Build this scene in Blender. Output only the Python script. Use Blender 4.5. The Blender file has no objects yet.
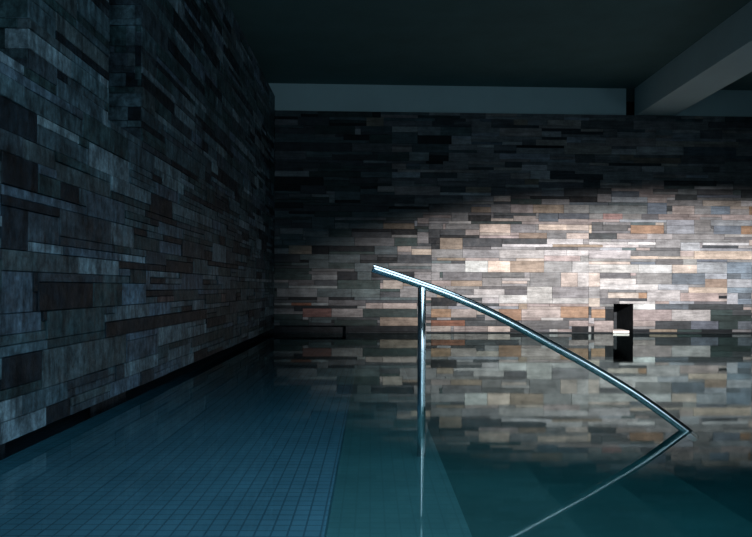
import bpy, bmesh, math, random
from mathutils import Vector, Matrix

C = bpy.context.scene.collection
rng = random.Random(11)

EXPOSURE = 0.0
REAR, SIDE, FAR, TOP, TOP_SPREAD = 2.7, 1.5, 1.3, 1.45, 108
SPOT, SPOT_DEG, SPOT_TILT, SPOT_BLEND, SPOT_FLAT = 9700, 73, 3, 1.0, .25
SPOT_AT = (4.35, 12.4, 1.0)
WATER_DENSITY = 1.4

# ------------------------------------------------------------------ measured stones
# each entry: first column, last column, first row, last row (5 cm cells), tone
BACK_STONES = """69,76,42,44,t 76,83,42,45,g 83,91,42,45,p 91,102,42,45,t 102,111,42,45,g 54,69,42,45,d 83,94,45,47,n 77,92,41,42,d 62,68,39,42,g 68,76,39,41,k 76,84,39,40,c 84,92,39,41,p 93,100,39,42,b 100,111,40,42,b 100,111,39,40,p 72,83,35,38,C 83,92,35,38,g 93,103,36,38,C 103,111,36,38,c 60,72,36,38,g 54,59,36,38,g 54,58,33,36,d 58,67,34,36,d 67,72,34,36,p 72,83,34,35,c 72,86,33,34,p 86,96,33,35,t 96,103,33,35,g 103,111,33,35,c 66,80,30,33,d 80,96,31,33,d 58,66,29,33,t 55,58,29,31,k 96,109,31,33,w 80,98,30,31,w 79,95,26,29,w 66,79,26,29,g 55,66,26,29,g 95,103,27,29,w 103,111,27,29,w 57,67,25,26,t 67,79,25,26,p 85,95,25,26,c 67,75,21,25,W 75,83,21,25,C 83,95,21,25,t 95,105,21,25,g 105,111,21,25,w 55,67,21,24,g 59,73,18,21,e 73,88,19,21,e 80,90,18,19,w 80,89,16,17,g 90,101,16,21,g 101,107,16,21,c 107,111,16,21,w 73,80,16,19,g 55,58,18,21,g 62,73,16,18,t 55,62,16,18,p 70,81,13,15,w 81,89,13,15,e 89,98,10,16,w 98,111,12,16,g 63,70,13,15,e 98,111,10,12,w 55,64,9,12,k 73,79,10,12,w 79,89,10,13,w 79,86,9,10,p 89,97,9,10,p 86,89,8,10,t 97,111,9,10,p 55,62,5,8,o 62,71,5,8,p 71,79,6,8,c 79,87,4,8,o 87,101,5,8,p 101,111,5,9,o 55,67,2,4,r 67,78,2,4,d 78,86,2,4,d 87,104,1,4,e 104,111,2,4,p 55,62,0,2,c 63,67,0,2,p 67,75,0,2,p 75,83,0,2,c 83,89,0,2,k 89,97,0,1,e 100,105,0,1,p 105,111,0,2,k 111,115,21,24,w 115,129,21,24,w 129,141,21,24,W 141,150,21,24,c 150,161,21,25,l 161,170,21,25,m 115,126,19,21,e 111,115,16,21,c 115,128,17,19,w 128,141,17,21,g 141,153,17,21,b 153,161,19,21,l 161,166,19,21,b 166,170,19,21,m 161,170,16,19,l 153,161,16,19,t 115,136,15,17,w 136,147,15,17,l 147,161,14,16,C 161,170,14,16,m 161,165,10,14,l 165,170,12,14,b 165,170,10,12,m 129,132,12,14,o 118,129,12,14,c 132,144,11,15,w 144,158,11,14,p 111,115,12,16,g 115,122,10,12,e 122,135,10,12,w 127,135,8,10,W 135,147,8,10,b 147,167,8,10,d 112,117,5,8,o 117,120,4,8,k 127,141,4,8,p 141,155,4,8,w 155,163,6,8,n 163,170,6,8,d 155,170,4,6,n 113,120,0,4,p 127,135,2,4,p 135,148,1,4,d 148,158,1,4,b 158,165,1,4,n 165,170,1,4,b 112,113,0,2,k 127,133,0,1,k 133,143,0,1,t 143,152,0,1,n 152,163,0,1,k 163,170,0,1,g 114,119,46,49,g 116,123,40,42,P 123,130,40,42,g 117,126,38,39,g 111,112,35,38,C 126,138,35,38,o 116,125,36,38,e 125,135,31,32,W 135,144,30,33,g 144,151,29,32,l 152,169,31,32,W 151,170,29,30,l 149,170,26,29,C 166,170,35,38,o 139,149,38,40,l 149,155,36,40,g 155,170,38,40,l 139,149,35,38,l 156,166,35,38,b 141,149,42,45,p 149,155,42,45,g 155,162,42,45,m 162,169,42,44,w 169,170,42,45,o 132,139,42,46,m 121,132,33,35,p 132,141,33,35,w 111,125,31,32,w 111,126,26,29,w 126,136,26,27,C 142,150,47,49,d 12,19,22,25,G 13,22,18,20,h 1,15,12,15,h 15,27,12,15,G 27,37,12,15,G 0,6,9,10,h 6,13,9,10,r 13,19,9,10,h 10,20,5,8,R 20,31,5,8,H 38,45,15,18,c 45,51,16,17,t 32,38,8,10,p 38,50,8,10,c 37,51,2,5,t 28,37,11,12,G 14,24,0,2,G 24,51,0,2,k 13,20,3,4,G 2,12,2,4,n -1,12,20,21,n 22,37,15,18,n 31,50,5,8,n 21,36,2,4,n 21,30,46,49,G 36,42,48,49,G 27,36,40,42,G 36,52,40,42,G 13,21,36,40,G 21,26,36,38,h 6,13,36,38,d 38,49,36,38,t 10,19,33,35,h 2,10,32,34,G 5,13,27,30,t 3,11,30,32,G 48,55,27,29,C 50,54,31,35,g 50,54,38,40,p 12,16,22,25,h 16,19,22,25,R 30,41,70,72,G 41,50,66,70,G 47,54,60,63,h 41,49,51,53,h 36,42,48,49,h 21,30,47,49,G 37,44,76,77,G 51,54,57,59,h"""
LEFT_STONES = """148,155,28,30,q 155,171,27,29,q 189,220,42,43,h 158,169,38,39,G 195,222,37,40,G 193,206,32,34,h 161,174,17,19,h 174,185,19,20,l 144,151,17,19,q 151,161,17,19,q 151,165,13,16,k 165,175,13,16,n 175,185,13,16,m 144,150,13,17,b 173,187,11,13,h 169,224,9,11,k 144,152,6,9,k 152,162,5,9,q 162,177,5,9,q 148,158,3,5,G 176,191,3,5,h 197,212,3,5,h 199,229,28,30,h 187,203,17,18,h 191,200,13,14,R 213,223,11,13,h 238,243,12,14,R 286,317,17,18,H 229,243,21,25,h 221,233,17,18,h 177,191,5,8,b 144,149,19,23,k 149,156,20,23,d 156,161,25,27,k 180,198,11,13,m 153,171,10,13,n 144,152,11,13,b 224,243,7,9,k 144,151,25,29,k"""


TONES = {
    'W': (.80, .80, .80), 'w': (.55, .53, .53), 'g': (.30, .295, .30), 'e': (.17, .17, .18),
    'd': (.075, .085, .095), 'k': (.018, .024, .03), 'c': (.55, .475, .425), 'C': (.69, .575, .48),
    't': (.34, .27, .215), 'o': (.42, .27, .18), 'p': (.42, .355, .34), 'P': (.46, .30, .28),
    'r': (.26, .12, .08), 'R': (.22, .12, .11), 'b': (.16, .185, .22), 'l': (.41, .43, .47),
    'm': (.22, .27, .33), 'G': (.12, .155, .165), 'h': (.27, .29, .30), 'H': (.42, .39, .38),
    'n': (.055, .085, .085), 'q': (.12, .13, .13),
}

# ------------------------------------------------------------------ node helpers
def new_mat(name):
    m = bpy.data.materials.new(name)
    m.use_nodes = True
    nt = m.node_tree
    nt.nodes.clear()
    out = nt.nodes.new('ShaderNodeOutputMaterial')
    return m, nt, out

def N(nt, kind, **kw):
    n = nt.nodes.new(kind)
    for k, v in kw.items():
        if k in n.inputs:
            n.inputs[k].default_value = v
        else:
            setattr(n, k, v)
    return n

def noise(nt, coord, scale, detail=6, rough=.6, stretch=None):
    if stretch:
        mp = N(nt, 'ShaderNodeMapping')
        mp.inputs['Scale'].default_value = stretch
        nt.links.new(coord, mp.inputs['Vector'])
        coord = mp.outputs['Vector']
    n = N(nt, 'ShaderNodeTexNoise', Scale=scale, Detail=detail, Roughness=rough)
    nt.links.new(coord, n.inputs['Vector'])
    return n.outputs['Fac']

def remap(nt, val, a, b, c, d):
    r = N(nt, 'ShaderNodeMapRange')
    r.inputs[1].default_value, r.inputs[2].default_value = a, b
    r.inputs[3].default_value, r.inputs[4].default_value = c, d
    nt.links.new(val, r.inputs[0])
    return r.outputs[0]

def mul(nt, a, b):
    m = N(nt, 'ShaderNodeMath', operation='MULTIPLY')
    nt.links.new(a, m.inputs[0]); nt.links.new(b, m.inputs[1])
    return m.outputs[0]

def scale_color(nt, col, fac):
    v = N(nt, 'ShaderNodeVectorMath', operation='SCALE')
    nt.links.new(col, v.inputs[0]); nt.links.new(fac, v.inputs['Scale'])
    return v.outputs[0]

def stone_material(name, lo, hi, stretch, rough, fine=(60.0, .8, 1.2)):
    m, nt, out = new_mat(name)
    bs = N(nt, 'ShaderNodeBsdfPrincipled')
    at = N(nt, 'ShaderNodeAttribute', attribute_name='stone_color')
    tc = N(nt, 'ShaderNodeTexCoord').outputs['Object']
    a = remap(nt, noise(nt, tc, 5.0, 8, .68), .28, .72, lo, hi)
    b = remap(nt, noise(nt, tc, 9.0, 8, .7, stretch), .3, .7, lo, hi)
    c = remap(nt, noise(nt, tc, fine[0], 7, .7), .3, .7, fine[1], fine[2])
    f = mul(nt, mul(nt, a, b), c)
    col = scale_color(nt, at.outputs['Color'], f)
    nt.links.new(col, bs.inputs['Base Color'])
    r = remap(nt, noise(nt, tc, 12.0, 5, .6), .3, .7, rough - .12, rough + .15)
    nt.links.new(r, bs.inputs['Roughness'])
    bs.inputs['Specular IOR Level'].default_value = .2
    bp = N(nt, 'ShaderNodeBump', Strength=.5, Distance=.012)
    nt.links.new(noise(nt, tc, 22.0, 9, .7), bp.inputs['Height'])
    nt.links.new(bp.outputs['Normal'], bs.inputs['Normal'])
    nt.links.new(bs.outputs[0], out.inputs['Surface'])
    return m

def plain_material(name, col, rough, var=.12, scale=3.0, spec=.3, metal=0.0, bump=0.0):
    m, nt, out = new_mat(name)
    bs = N(nt, 'ShaderNodeBsdfPrincipled')
    tc = N(nt, 'ShaderNodeTexCoord').outputs['Object']
    rgb = N(nt, 'ShaderNodeRGB'); rgb.outputs[0].default_value = (*col, 1)
    f = remap(nt, noise(nt, tc, scale, 6, .6), .3, .7, 1 - var, 1 + var)
    nt.links.new(scale_color(nt, rgb.outputs[0], f), bs.inputs['Base Color'])
    bs.inputs['Roughness'].default_value = rough
    bs.inputs['Specular IOR Level'].default_value = spec
    bs.inputs['Metallic'].default_value = metal
    if bump:
        bp = N(nt, 'ShaderNodeBump', Strength=bump, Distance=.01)
        nt.links.new(noise(nt, tc, scale * 12, 6, .6), bp.inputs['Height'])
        nt.links.new(bp.outputs['Normal'], bs.inputs['Normal'])
    nt.links.new(bs.outputs[0], out.inputs['Surface'])
    return m

def tile_material(name, c1, c2, grout, size):
    m, nt, out = new_mat(name)
    bs = N(nt, 'ShaderNodeBsdfPrincipled', Roughness=.4)
    tc = N(nt, 'ShaderNodeTexCoord').outputs['Object']
    br = N(nt, 'ShaderNodeTexBrick', offset=0.0, squash=1.0)
    br.inputs['Color1'].default_value = (*c1, 1)
    br.inputs['Color2'].default_value = (*c2, 1)
    br.inputs['Mortar'].default_value = (*grout, 1)
    br.inputs['Scale'].default_value = 1.0
    br.inputs['Mortar Size'].default_value = .004
    br.inputs['Mortar Smooth'].default_value = .2
    br.inputs['Brick Width'].default_value = size
    br.inputs['Row Height'].default_value = size
    nt.links.new(tc, br.inputs['Vector'])
    f = remap(nt, noise(nt, tc, 2.5, 5, .6), .3, .7, .85, 1.15)
    nt.links.new(scale_color(nt, br.outputs['Color'], f), bs.inputs['Base Color'])
    nt.links.new(bs.outputs[0], out.inputs['Surface'])
    return m

# ------------------------------------------------------------------ object helpers
def link(name, verts, faces, mat, parent=None, kind=None, colors=None, smooth=False):
    me = bpy.data.meshes.new(name)
    me.from_pydata(verts, [], faces)
    me.update()
    mats = mat if isinstance(mat, (list, tuple)) else [mat]
    for m in mats:
        me.materials.append(m)
    if colors:
        ca = me.color_attributes.new('stone_color', 'FLOAT_COLOR', 'CORNER')
        buf = []
        for p in me.polygons:
            buf.extend((*colors[p.index], 1.0) * p.loop_total)
        ca.data.foreach_set('color', buf)
    if smooth:
        for p in me.polygons:
            p.use_smooth = True
    o = bpy.data.objects.new(name, me)
    C.objects.link(o)
    if parent:
        o.parent = parent
    if kind:
        o['kind'] = kind
    return o

class Shape:
    def __init__(s):
        s.v, s.f, s.c = [], [], []
    def face(s, pts, col=(0, 0, 0)):
        i = len(s.v)
        s.v += [tuple(p) for p in pts]
        s.f.append(tuple(range(i, i + len(pts))))
        s.c.append(col)
    def box(s, x0, x1, y0, y1, z0, z1, col=(0, 0, 0)):
        i = len(s.v)
        s.v += [(x, y, z) for z in (z0, z1) for y in (y0, y1) for x in (x0, x1)]
        for q in ((0, 2, 3, 1), (4, 5, 7, 6), (0, 1, 5, 4), (2, 6, 7, 3), (0, 4, 6, 2), (1, 3, 7, 5)):
            s.f.append(tuple(i + k for k in q)); s.c.append(col)

CELL = .05
def lay_stones(shape, cols, rows, r0, origin, udir, normal, given, pool, blocked=(), depth=.12, short=5, long=19, zoff=0.0, tint=(1, 1, 1)):
    """Random-coursed ashlar: the given stones first, the rest of the grid filled course by course."""
    occ = [[False] * cols for _ in range(rows)]
    for (a, b, c, d) in blocked:
        for r in range(max(0, c), min(rows, d)):
            for q in range(max(0, a), min(cols, b)):
                occ[r][q] = True
    stones = []
    for (a, b, c, d, t) in given:
        cells = [(r, q) for r in range(max(r0, c), min(rows, d)) for q in range(max(0, a), min(cols, b)) if not occ[r][q]]
        if not cells:
            continue
        # keep the largest free rectangle that starts at the first free cell
        rr0 = min(x[0] for x in cells)
        row_cells = sorted(q for r, q in cells if r == rr0)
        q0 = row_cells[0]; q1 = q0
        while q1 + 1 < min(cols, b) and not occ[rr0][q1 + 1]:
            q1 += 1
        rr1 = rr0
        while rr1 + 1 < min(rows, d) and all(not occ[rr1 + 1][q] for q in range(q0, q1 + 1)):
            rr1 += 1
        for r in range(rr0, rr1 + 1):
            for q in range(q0, q1 + 1):
                occ[r][q] = True
        stones.append((q0, q1 + 1, rr0, rr1 + 1, t))
    for r in range(r0, rows):
        q = 0
        while q < cols:
            if occ[r][q]:
                q += 1; continue
            band_top = (r // 3 + 1) * 3
            h = rng.choices((1, 2, 3), (.34, .4, .26))[0]
            h = min(h, band_top - r, rows - r)
            w = rng.randint(short, long)
            e = q
            while e < cols and e - q < w and all(not occ[k][e] for k in range(r, r + h)):
                e += 1
            if e == q:
                h = 1
                while e < cols and e - q < w and not occ[r][e]:
                    e += 1
            nxt = e
            while nxt < cols and not occ[r][nxt] and nxt - e < 3:
                nxt += 1
            if nxt < cols and occ[r][nxt] and nxt - e < 3 and all(not occ[k][x] for k in range(r, r + h) for x in range(e, nxt)):
                e = nxt
            for k in range(r, r + h):
                for x in range(q, e):
                    occ[k][x] = True
            pl = pool(q) if callable(pool) else pool
            stones.append((q, e, r, r + h, rng.choices(list(pl), list(pl.values()))[0]))
            q = e
    O, Ud, Nd = Vector(origin), Vector(udir), Vector(normal)
    Z = Vector((0, 0, 1))
    for (a, b, c, d, t) in stones:
        base = TONES[t]
        k = rng.uniform(.82, 1.2)
        wob = [rng.uniform(.98, 1.02) for _ in range(3)]
        col = tuple(min(.9, x * k * w * t) for x, w, t in zip(base, wob, tint))
        g, ch = .0013, .003
        out = rng.uniform(-.006, .006)
        tilt = rng.uniform(-.002, .002)
        u0, u1, v0, v1 = a * CELL + g, b * CELL - g, c * CELL + g + zoff, d * CELL - g + zoff
        P = lambda u, v, n: O + Ud * u + Z * v + Nd * n
        back = [P(u0, v0, -depth), P(u1, v0, -depth), P(u1, v1, -depth), P(u0, v1, -depth)]
        mid = [P(u0, v0, out - ch), P(u1, v0, out - ch), P(u1, v1, out - ch), P(u0, v1, out - ch)]
        frt = [P(u0 + ch, v0 + ch, out - tilt), P(u1 - ch, v0 + ch, out + tilt), P(u1 - ch, v1 - ch, out + tilt), P(u0 + ch, v1 - ch, out - tilt)]
        i = len(shape.v)
        shape.v += [tuple(p) for p in back + mid + frt]
        fs = [(8, 9, 10, 11)]
        for j in range(4):
            n = (j + 1) % 4
            fs.append((4 + j, 4 + n, 8 + n, 8 + j))
            fs.append((j, n, 4 + n, 4 + j))
        flip = Ud.cross(Z).dot(Nd) < 0
        for f in fs:
            f = tuple(i + x for x in f)
            shape.f.append(f[::-1] if flip else f)
            shape.c.append(col)

def parse(txt):
    r = []
    for w in txt.split():
        p = w.split(',')
        r.append((int(p[0]), int(p[1]), int(p[2]), int(p[3]), p[4]))
    return r

def tube(path, rad, seg=32, cap=True):
    """A round pipe swept along a path, its ends closed with a small rounded edge."""
    pts = [Vector(p) for p in path]
    n = len(pts)
    rings = []
    prev = None
    for i in range(n):
        d = (pts[min(i + 1, n - 1)] - pts[max(i - 1, 0)]).normalized()
        if prev is None:
            side = d.cross(Vector((0, 1, 0)) if abs(d.y) < .9 else Vector((1, 0, 0))).normalized()
        else:
            side = (prev - d * prev.dot(d)).normalized()
        prev = side
        up = d.cross(side).normalized()
        rings.append((pts[i], d, side, up, rad))
    if cap:
        e = rad * .16
        p, d, s, u, r = rings[0]
        rings[0] = (p + d * e, d, s, u, r)
        rings.insert(0, (p + d * e * .25, d, s, u, r - e * .3)); rings.insert(0, (p, d, s, u, r - e))
        p, d, s, u, r = rings[-1]
        rings[-1] = (p - d * e, d, s, u, r)
        rings.append((p - d * e * .25, d, s, u, r - e * .3)); rings.append((p, d, s, u, r - e))
    v, f = [], []
    for (p, d, s, u, r) in rings:
        for k in range(seg):
            a = 2 * math.pi * k / seg
            v.append(tuple(p + s * (math.cos(a) * r) + u * (math.sin(a) * r)))
    for i in range(len(rings) - 1):
        for k in range(seg):
            k2 = (k + 1) % seg
            f.append((i * seg + k, i * seg + k2, (i + 1) * seg + k2, (i + 1) * seg + k))
    f.append(tuple(range(seg))[::-1])
    m = (len(rings) - 1) * seg
    f.append(tuple(m + k for k in range(seg)))
    return v, f

def fix_normals(o):
    bm = bmesh.new(); bm.from_mesh(o.data)
    bmesh.ops.recalc_face_normals(bm, faces=bm.faces)
    bm.to_mesh(o.data); bm.free()

# ------------------------------------------------------------------ materials
M_back = stone_material('quartzite_back', .6, 1.4, (.35, 1, 3.0), .62)
M_left = stone_material('quartzite_left', .2, 1.85, (1, 2.2, .5), .5, (28.0, .45, 1.6))
M_dark = plain_material('dark_recess_stone', (.012, .015, .018), .7, .2)
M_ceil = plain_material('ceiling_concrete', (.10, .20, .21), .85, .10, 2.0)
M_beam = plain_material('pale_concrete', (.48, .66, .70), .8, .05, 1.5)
M_land = tile_material('landing_tile', (.16, .31, .415), (.14, .285, .38), (.075, .15, .21), .06)
M_tread = tile_material('tread_tile', (.13, .26, .275), (.12, .245, .26), (.10, .21, .225), .06)
M_basin = plain_material('basin_stone', (.075, .15, .15), .6, .2, 1.5)
M_frame = plain_material('window_frame_metal', (.10, .10, .11), .4, .05, 3.0, metal=.8)
M_spout = plain_material('spout_pale_stone', (.86, .85, .84), .45, .04, 8.0)

m, nt, out = new_mat('polished_steel')
bs = N(nt, 'ShaderNodeBsdfPrincipled', Metallic=1.0, Roughness=.17)
bs.inputs['Base Color'].default_value = (.86, .87, .89, 1)
tc = N(nt, 'ShaderNodeTexCoord').outputs['Object']
nt.links.new(remap(nt, noise(nt, tc, 30, 4, .6), .3, .7, .14, .2), bs.inputs['Roughness'])
nt.links.new(bs.outputs[0], out.inputs['Surface'])
M_steel = m

m, nt, out = new_mat('still_pool_water')
fr = N(nt, 'ShaderNodeFresnel', IOR=1.33)
gl = N(nt, 'ShaderNodeBsdfGlossy', Roughness=.03)
gl.inputs['Color'].default_value = (.66, .80, .80, 1)
tr = N(nt, 'ShaderNodeBsdfTransparent')
tr.inputs['Color'].default_value = (1, 1, 1, 1)
mx = N(nt, 'ShaderNodeMixShader')
tc = N(nt, 'ShaderNodeTexCoord').outputs['Object']
bp = N(nt, 'ShaderNodeBump', Strength=.02, Distance=.02)
nt.links.new(noise(nt, tc, 1.6, 2, .5), bp.inputs['Height'])
nt.links.new(bp.outputs['Normal'], gl.inputs['Normal'])
nt.links.new(fr.outputs[0], mx.inputs[0])
nt.links.new(tr.outputs[0], mx.inputs[1])
nt.links.new(gl.outputs[0], mx.inputs[2])
nt.links.new(mx.outputs[0], out.inputs['Surface'])
ab = N(nt, 'ShaderNodeVolumeAbsorption', Density=WATER_DENSITY)
ab.inputs['Color'].default_value = (.25, .80, .84, 1)
nt.links.new(ab.outputs[0], out.inputs['Volume'])
M_water = m

# ------------------------------------------------------------------ measures of the place (metres, water surface at z = 0)
XL = -1.69            # left wall face
XR = 8.6              # right wall face (outside the picture)
YB0 = 12.2            # back wall at its left end; it runs away slightly to the right
YR = -1.8             # rear wall behind the camera
SL = .3 / 8.33
UB = Vector((1, SL, 0)).normalized()
NB = Vector((UB.y, -UB.x, 0))
WALL_TOP = 3.87
CEIL = 4.38
def bw(u, z, n=0.0):
    p = Vector((XL, YB0, z)) + UB * u + NB * n
    return (p.x, p.y, p.z)

# ------------------------------------------------------------------ back wall
sh = Shape()
BC = 208
niche = (120, 127, 0, 10)
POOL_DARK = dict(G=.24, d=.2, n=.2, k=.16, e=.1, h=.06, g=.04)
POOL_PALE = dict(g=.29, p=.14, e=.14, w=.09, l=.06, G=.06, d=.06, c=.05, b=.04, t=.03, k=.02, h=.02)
def POOL_B(q):          # light pool echoed in the stone colour: filler paler towards the spotlit right
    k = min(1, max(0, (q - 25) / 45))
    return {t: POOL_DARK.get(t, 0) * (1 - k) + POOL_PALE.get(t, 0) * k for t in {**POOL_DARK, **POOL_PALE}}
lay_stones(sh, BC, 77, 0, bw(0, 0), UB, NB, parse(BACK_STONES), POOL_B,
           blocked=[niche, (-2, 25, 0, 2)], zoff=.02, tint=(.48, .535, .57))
# lower course under the water, niche sides, dark backing behind the joints
for (u0, u1, z0, z1) in ((-.5, 6.0, -1.4, WALL_TOP), (6.35, 10.6, -1.4, WALL_TOP), (6.0, 6.35, .52, WALL_TOP), (6.0, 6.35, -1.4, -.12)):
    sh.face([bw(u0, z0, -.11), bw(u1, z0, -.11), bw(u1, z1, -.11), bw(u0, z1, -.11)], TONES['k'])
nd = .75
for quad in (((6.0, -.12, 0), (6.0, .52, 0), (6.0, .52, -nd), (6.0, -.12, -nd)),
             ((6.35, -.12, 0), (6.35, -.12, -nd), (6.35, .52, -nd), (6.35, .52, 0)),
             ((6.0, .52, 0), (6.35, .52, 0), (6.35, .52, -nd), (6.0, .52, -nd)),
             ((6.0, -.12, 0), (6.0, -.12, -nd), (6.35, -.12, -nd), (6.35, -.12, 0)),
             ((6.0, -.12, -nd), (6.0, .52, -nd), (6.35, .52, -nd), (6.35, -.12, -nd))):
    sh.face([bw(*q) for q in quad], TONES['k'])
# wall head (top of the stone) and the stone below the water line
sh.face([bw(-.5, WALL_TOP, 0), bw(10.6, WALL_TOP, 0), bw(10.6, WALL_TOP, -.3), bw(-.5, WALL_TOP, -.3)], TONES['k'])
for (u0, u1) in ((1.25, 6.0), (6.35, 10.5)):
    sh.face([bw(u0, -1.4, -.004), bw(u1, -1.4, -.004), bw(u1, .018, -.004), bw(u0, .018, -.004)], TONES['k'])
link('wall_back', sh.v, sh.f, M_back, kind='structure', colors=sh.c)

# ------------------------------------------------------------------ left wall with its two tall slots
sh = Shape()
Y0 = -4.0
LC = int(round((YB0 - Y0) / CELL))
POOL_L = dict(G=.27, n=.14, d=.12, k=.17, b=.10, h=.13, q=.07)
SLOTS = [(136, 149), (170, 183)]
SILL = 37
LEFT_ROWS = 82
COOL = (.50, .66, .75)       # blue of the daylight put into the side wall's stone tint
lay_stones(sh, LC, LEFT_ROWS, 1, (XL, Y0, 0), (0, 1, 0), (1, 0, 0), parse(LEFT_STONES), POOL_L,
           blocked=[(a, b, SILL, 99) for a, b in SLOTS], zoff=.018, short=6, long=18, tint=COOL)
top = LEFT_ROWS * CELL + .018
sill_z = SILL * CELL + .018
dep = .42
POOL_J = dict(G=.4, n=.3, d=.2, k=.1)
edges = [Y0]
for a, b in SLOTS:
    y0, y1 = Y0 + a * CELL, Y0 + b * CELL
    edges += [y0, y1]
    lay_stones(sh, 8, LEFT_ROWS, SILL, (XL - .4 - .006, y1, 0), (1, 0, 0), (0, -1, 0), [], POOL_J, zoff=.018, depth=.05, short=4, long=8, tint=COOL)
    lay_stones(sh, 8, LEFT_ROWS, SILL, (XL - .4 - .006, y0, 0), (1, 0, 0), (0, 1, 0), [], POOL_J, zoff=.018, depth=.05, short=4, long=8, tint=COOL)
    sh.face([(XL - .12, y0, sill_z), (XL - .12, y1, sill_z), (XL - dep, y1, sill_z), (XL - dep, y0, sill_z)], TONES['n'])
    sh.face([(XL - dep, y0, sill_z), (XL - dep, y1, sill_z), (XL - dep, y1, top), (XL - dep, y0, top)], TONES['k'])
    sh.face([(XL - .11, y0, -1.4), (XL - .11, y1, -1.4), (XL - .11, y1, sill_z), (XL - .11, y0, sill_z)], TONES['k'])
edges.append(YB0 + .1)
for i in range(0, len(edges), 2):
    y0, y1 = edges[i], edges[i + 1]
    sh.face([(XL - .11, y0, .06), (XL - .11, y1, .06), (XL - .11, y1, top), (XL - .11, y0, top)], TONES['k'])
# the dark overflow slot along the foot of the wall
sh.face([(XL - .11, Y0, .068), (XL - .11, YB0 + .1, .068), (XL - .5, YB0 + .1, .068), (XL - .5, Y0, .068)], TONES['k'])
sh.face([(XL - .5, Y0, -1.4), (XL - .5, YB0 + .1, -1.4), (XL - .5, YB0 + .1, .068), (XL - .5, Y0, .068)], TONES['k'])
sh.face([(XL, Y0, top), (XL, YB0, top), (XL - 1.2, YB0, top), (XL - 1.2, Y0, top)], TONES['k'])
link('wall_left', sh.v, sh.f, M_left, kind='structure', colors=sh.c)

# outer skins that close the room (behind the wall heads)
sh = Shape()
sh.box(XL - 1.3, XL - 1.2, YR - .4, 13.6, -1.5, CEIL + .1)
link('trim_1', sh.v, sh.f, M_dark, kind='structure')

# ------------------------------------------------------------------ fascia over the back wall, beam, ceiling
sh = Shape()
for (u0, u1) in ((-1.3, 6.26), (7.12, 10.8)):
    n0 = -.13
    pts = [bw(u0, WALL_TOP, n0), bw(u1, WALL_TOP, n0), bw(u1, CEIL, n0), bw(u0, CEIL, n0)]
    bk = [bw(u0, WALL_TOP, n0 - .15), bw(u1, WALL_TOP, n0 - .15), bw(u1, CEIL, n0 - .15), bw(u0, CEIL, n0 - .15)]
    sh.face(pts)
    for j in range(4):
        n = (j + 1) % 4
        sh.face([pts[j], bk[j], bk[n], pts[n]])
    sh.face(bk[::-1])
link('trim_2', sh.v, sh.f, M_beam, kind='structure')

sh = Shape()                                  # dark pocket behind the gap beside the beam
sh.face([bw(-1.4, -1.4, -1.0), bw(10.8, -1.4, -1.0), bw(10.8, CEIL, -1.0), bw(-1.4, CEIL, -1.0)])
link('trim_3', sh.v, sh.f, M_dark, kind='structure')

sh = Shape()
sh.box(4.71, 5.39, YR - .1, 12.55, WALL_TOP + .01, CEIL + .05)
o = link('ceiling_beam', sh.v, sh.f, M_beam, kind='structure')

sh = Shape()
sh.box(XL - 1.25, XR + .3, YR - .3, 13.8, CEIL, CEIL + .2)
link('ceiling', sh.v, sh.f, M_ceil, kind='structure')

# ------------------------------------------------------------------ right and rear walls (outside the picture) with daylight openings
W1 = dict(x0=-.4, x1=2.5, z0=.0, z1=3.0)          # opening in the rear wall
W2 = dict(y0=-.6, y1=2.5, z0=.0, z1=1.25)
W3 = dict(y0=2.7, y1=6.7, z0=.05, z1=1.7)          # unseen opening added in the right wall to brighten the far left wall
XP = 2.65            # unseen short wall, added right of the camera to hold a side window's light          # opening in the right wall
POOLR = dict(G=.3, n=.3, d=.2, k=.2)
sh = Shape()
rb = Shape()
def wallbox(shape, axis, pos, thick, rects):
    for (a0, a1, z0, z1) in rects:
        if axis == 'y':
            shape.box(a0, a1, min(pos, pos + thick), max(pos, pos + thick), z0, z1, TONES['n'])
        else:
            shape.box(min(pos, pos + thick), max(pos, pos + thick), a0, a1, z0, z1, TONES['n'])
wallbox(sh, 'y', YR, -.3, [(XL - 1.2, W1['x0'], -1.4, CEIL), (W1['x1'], XR + .3, -1.4, CEIL),
                           (W1['x0'], W1['x1'], -1.4, W1['z0']), (W1['x0'], W1['x1'], W1['z1'], CEIL)])
link('wall_rear', sh.v, sh.f, M_left, kind='structure', colors=sh.c)
wallbox(rb, 'x', XR, .3, [(YR, W3['y0'], -1.4, CEIL), (W3['y1'], 13.5, -1.4, CEIL),
                          (W3['y0'], W3['y1'], -1.4, W3['z0']), (W3['y0'], W3['y1'], W3['z1'], CEIL)])
link('wall_right', rb.v, rb.f, M_left, kind='structure', colors=rb.c)
pw = Shape()
wallbox(pw, 'x', XP, .25, [(YR, W2['y0'], -1.4, CEIL), (W2['y1'], 2.62, -1.4, CEIL),
                           (W2['y0'], W2['y1'], -1.4, W2['z0']), (W2['y0'], W2['y1'], W2['z1'], CEIL)])
link('wall_side_added', pw.v, pw.f, M_left, kind='structure', colors=pw.c)

def frame(name, axis, pos, a0, a1, z0, z1, n):
    s = Shape()
    t = .05
    def bar(p0, p1, q0, q1):
        if axis == 'y':
            s.box(p0, p1, pos - .06, pos + .0, q0, q1)
        else:
            s.box(pos, pos + .06, p0, p1, q0, q1)
    bar(a0, a1, z0, z0 + t); bar(a0, a1, z1 - t, z1)
    bar(a0, a0 + t, z0 + t, z1 - t); bar(a1 - t, a1, z0 + t, z1 - t)
    link(name, s.v, s.f, M_frame, kind='structure')
frame('window_1', 'y', YR - .1, W1['x0'], W1['x1'], W1['z0'], W1['z1'], 4)
frame('window_2', 'x', XP + .1, W2['y0'], W2['y1'], W2['z0'], W2['z1'], 3)
frame('added_window_3', 'x', XR + .1, W3['y0'], W3['y1'], W3['z0'], W3['z1'], 3)

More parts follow.
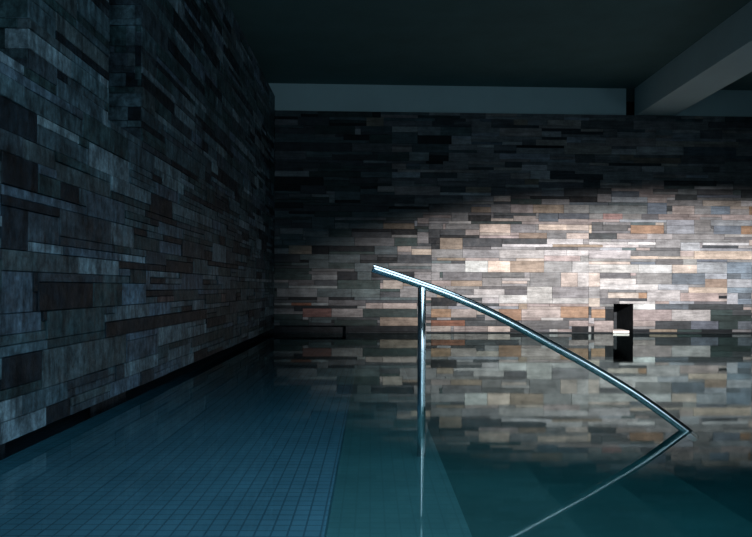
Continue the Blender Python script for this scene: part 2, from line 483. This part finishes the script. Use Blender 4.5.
# ------------------------------------------------------------------ pool floor: shallow tiled landing, then treads going down to the right
YS = 12.0
def slab(name, x0, x1, z, mat):
    s = Shape()
    s.box(x0, x1, YR, 12.3 if x0 < 0 else 12.45, -1.45, z)
    o = link(name, s.v, s.f, mat, kind='structure')
    return o
slab('floor', XL - .45, -.166, -.10, M_land)
steps = Shape()
xs = [-.166, .39, .89, 1.39, 1.89]
zs = [-.15, -.22, -.29, -.36]
for i in range(4):
    steps.box(xs[i], xs[i + 1], YR, 12.25, -1.45, zs[i])
o = link('pool_steps', steps.v, steps.f, [M_tread, M_basin], kind='structure')
for p in o.data.polygons:
    p.material_index = 0 if p.index < 6 else 1
s = Shape(); s.box(1.89, XR, YR, 12.6, -1.45, -.5)
link('pool_basin', s.v, s.f, M_basin, kind='structure')

# ------------------------------------------------------------------ water
s = Shape()
x0, x1, y0 = XL, XR - .01, YR + .01
ya, yb = bw(0, 0)[1], bw((x1 - XL) / UB.x, 0)[1]
rim = [(x0, y0), (XP, y0), (XP, 2.62), (x1, 2.62), (x1, yb), (x0, ya)]
v = [(x, y, -1.3) for x, y in rim] + [(x, y, 0) for x, y in rim]
f = [(5, 4, 3, 2, 1, 0), (6, 7, 8, 9, 10, 11)] + [(i, (i + 1) % 6, 6 + (i + 1) % 6, 6 + i) for i in range(6)]
w = link('pool_water', v, f, M_water)
w['kind'] = 'stuff'
w['label'] = 'still dark teal pool water mirroring the stone walls'
w['category'] = 'water'

# ------------------------------------------------------------------ handrail
YH = 3.94
rail = bpy.data.objects.new('handrail', None)
rail.location = (.287, YH, -.15)
C.objects.link(rail)
rail['label'] = 'polished steel handrail curving down into the water on one upright post'
rail['category'] = 'handrail'
pts = [(.008, .907), (.135, .866), (.284, .815), (.428, .764), (.575, .704), (.727, .634), (.879, .555), (1.031, .472), (1.184, .388), (1.336, .299), (1.491, .204), (1.63, .108), (1.769, .006), (1.80, -.018), (1.832, -.045)]
def smooth_path(p, n=6):
    r = []
    for i in range(len(p) - 1):
        a, b, c, d = p[max(i - 1, 0)], p[i], p[i + 1], p[min(i + 2, len(p) - 1)]
        for k in range(n):
            t = k / n
            r.append(tuple(.5 * (2 * b[j] + (c[j] - a[j]) * t + (2 * a[j] - 5 * b[j] + 4 * c[j] - d[j]) * t * t + (3 * b[j] - a[j] - 3 * c[j] + d[j]) * t ** 3) for j in range(2)))
    r.append(p[-1])
    return r
off = Vector(rail.location)
path = [(x - off.x, 0, z - off.z) for x, z in smooth_path(pts)]
RAD = .0236
v, f = tube(path, RAD)
o = link('top_rail', v, f, M_steel, rail, smooth=True); fix_normals(o)
v, f = tube([(0, 0, 0), (0, 0, .3), (0, 0, .6), (0, 0, .95)], RAD * .98, cap=False)
o = link('post', v, f, M_steel, rail, smooth=True); fix_normals(o)

# ------------------------------------------------------------------ spout in the niche
sp = Shape()
a0, a1 = 5.985, 6.275
prof = [(-.35, .004), (-.35, .052), (.02, .046), (.02, .004)]
L0 = [bw(a0, z, n) for n, z in prof]
L1 = [bw(a1, z, n) for n, z in prof]
sp.face(L0); sp.face(L1[::-1])
for j in range(4):
    n = (j + 1) % 4
    sp.face([L0[j], L1[j], L1[n], L0[n]])
o = link('water_spout', sp.v, sp.f, M_spout)
fix_normals(o)
o['label'] = 'small white stone spout slab in the black niche at the water line'
o['category'] = 'spout'

# ------------------------------------------------------------------ light
def area(name, loc, rot, sx, sy, rad, col):
    l = bpy.data.lights.new(name, 'AREA')
    l.shape = 'RECTANGLE'; l.size = sx; l.size_y = sy
    l.energy = rad * math.pi * sx * sy
    l.color = col
    o = bpy.data.objects.new(name, l)
    o.location = loc; o.rotation_euler = rot
    C.objects.link(o)
    return o
R = math.radians
SKY = (.60, .84, 1.0)
area('daylight_rear', ((W1['x0'] + W1['x1']) / 2, YR - .08, (W1['z0'] + W1['z1']) / 2), (R(90), 0, 0), W1['x1'] - W1['x0'] - .1, W1['z1'] - W1['z0'] - .1, REAR, SKY)
area('daylight_right', (XP + .08, (W2['y0'] + W2['y1']) / 2, (W2['z0'] + W2['z1']) / 2), (R(90), 0, R(90)), W2['y1'] - W2['y0'] - .1, W2['z1'] - W2['z0'] - .1, SIDE, SKY)

area('fill_daylight_far', (XR + .08, (W3['y0'] + W3['y1']) / 2, (W3['z0'] + W3['z1']) / 2), (R(90), 0, R(90)), W3['y1'] - W3['y0'] - .1, W3['z1'] - W3['z0'] - .1, FAR, SKY)  # added lamp out of view, lifts the far part of the left wall
sk = area('skylight_lamp', (1.2, 1.2, CEIL - .02), (0, 0, 0), 2.4, 5.8, TOP, (.56, .83, 1.0))
sk.data.spread = R(TOP_SPREAD)

l = bpy.data.lights.new('wall_spotlight', 'SPOT')
l.energy = SPOT; l.color = (1.0, .865, .80)
l.spot_size = R(SPOT_DEG); l.spot_blend = SPOT_BLEND
l.shadow_soft_size = .03
so = bpy.data.objects.new('wall_spotlight', l)
so.location = (4.3, 3.4, 2.6)
tgt = Vector(SPOT_AT)
d = tgt - Vector(so.location)
q = d.to_track_quat('-Z', 'Y')
so.rotation_euler = (q.to_matrix() @ Matrix.Rotation(R(-SPOT_TILT), 3, 'Z').transposed()).to_euler()
so.scale = (1, SPOT_FLAT, 1)
C.objects.link(so)

w = bpy.data.worlds.new('World'); bpy.context.scene.world = w
w.use_nodes = True
w.node_tree.nodes['Background'].inputs[0].default_value = (.3, .5, .6, 1)
w.node_tree.nodes['Background'].inputs[1].default_value = .2

# ------------------------------------------------------------------ camera
cam = bpy.data.cameras.new('Camera')
cam.sensor_fit = 'HORIZONTAL'; cam.sensor_width = 36
cam.lens = 700 * 36 / 752
cam.shift_x = 5 / 752
cam.shift_y = 18.5 / 752
cam.clip_start = .05
co = bpy.data.objects.new('Camera', cam)
co.location = (0, 0, .8)
co.rotation_euler = (R(90), R(-.25), 0)
co.rotation_mode = 'XYZ'
C.objects.link(co)
# level view along +Y with a quarter degree of roll
co.rotation_euler = (Matrix.Rotation(R(90), 3, 'X') @ Matrix.Rotation(R(.25), 3, 'Z')).to_euler()
sc = bpy.context.scene
sc.camera = co
sc.view_settings.view_transform = 'Standard'
sc.view_settings.look = 'None'
sc.view_settings.gamma = 1
sc.view_settings.exposure = EXPOSURE
sc.view_settings.use_curve_mapping = False
sc.cycles.use_denoising = True
sc.cycles.max_bounces = 8
sc.cycles.transparent_max_bounces = 12
sc.cycles.sample_clamp_indirect = 4
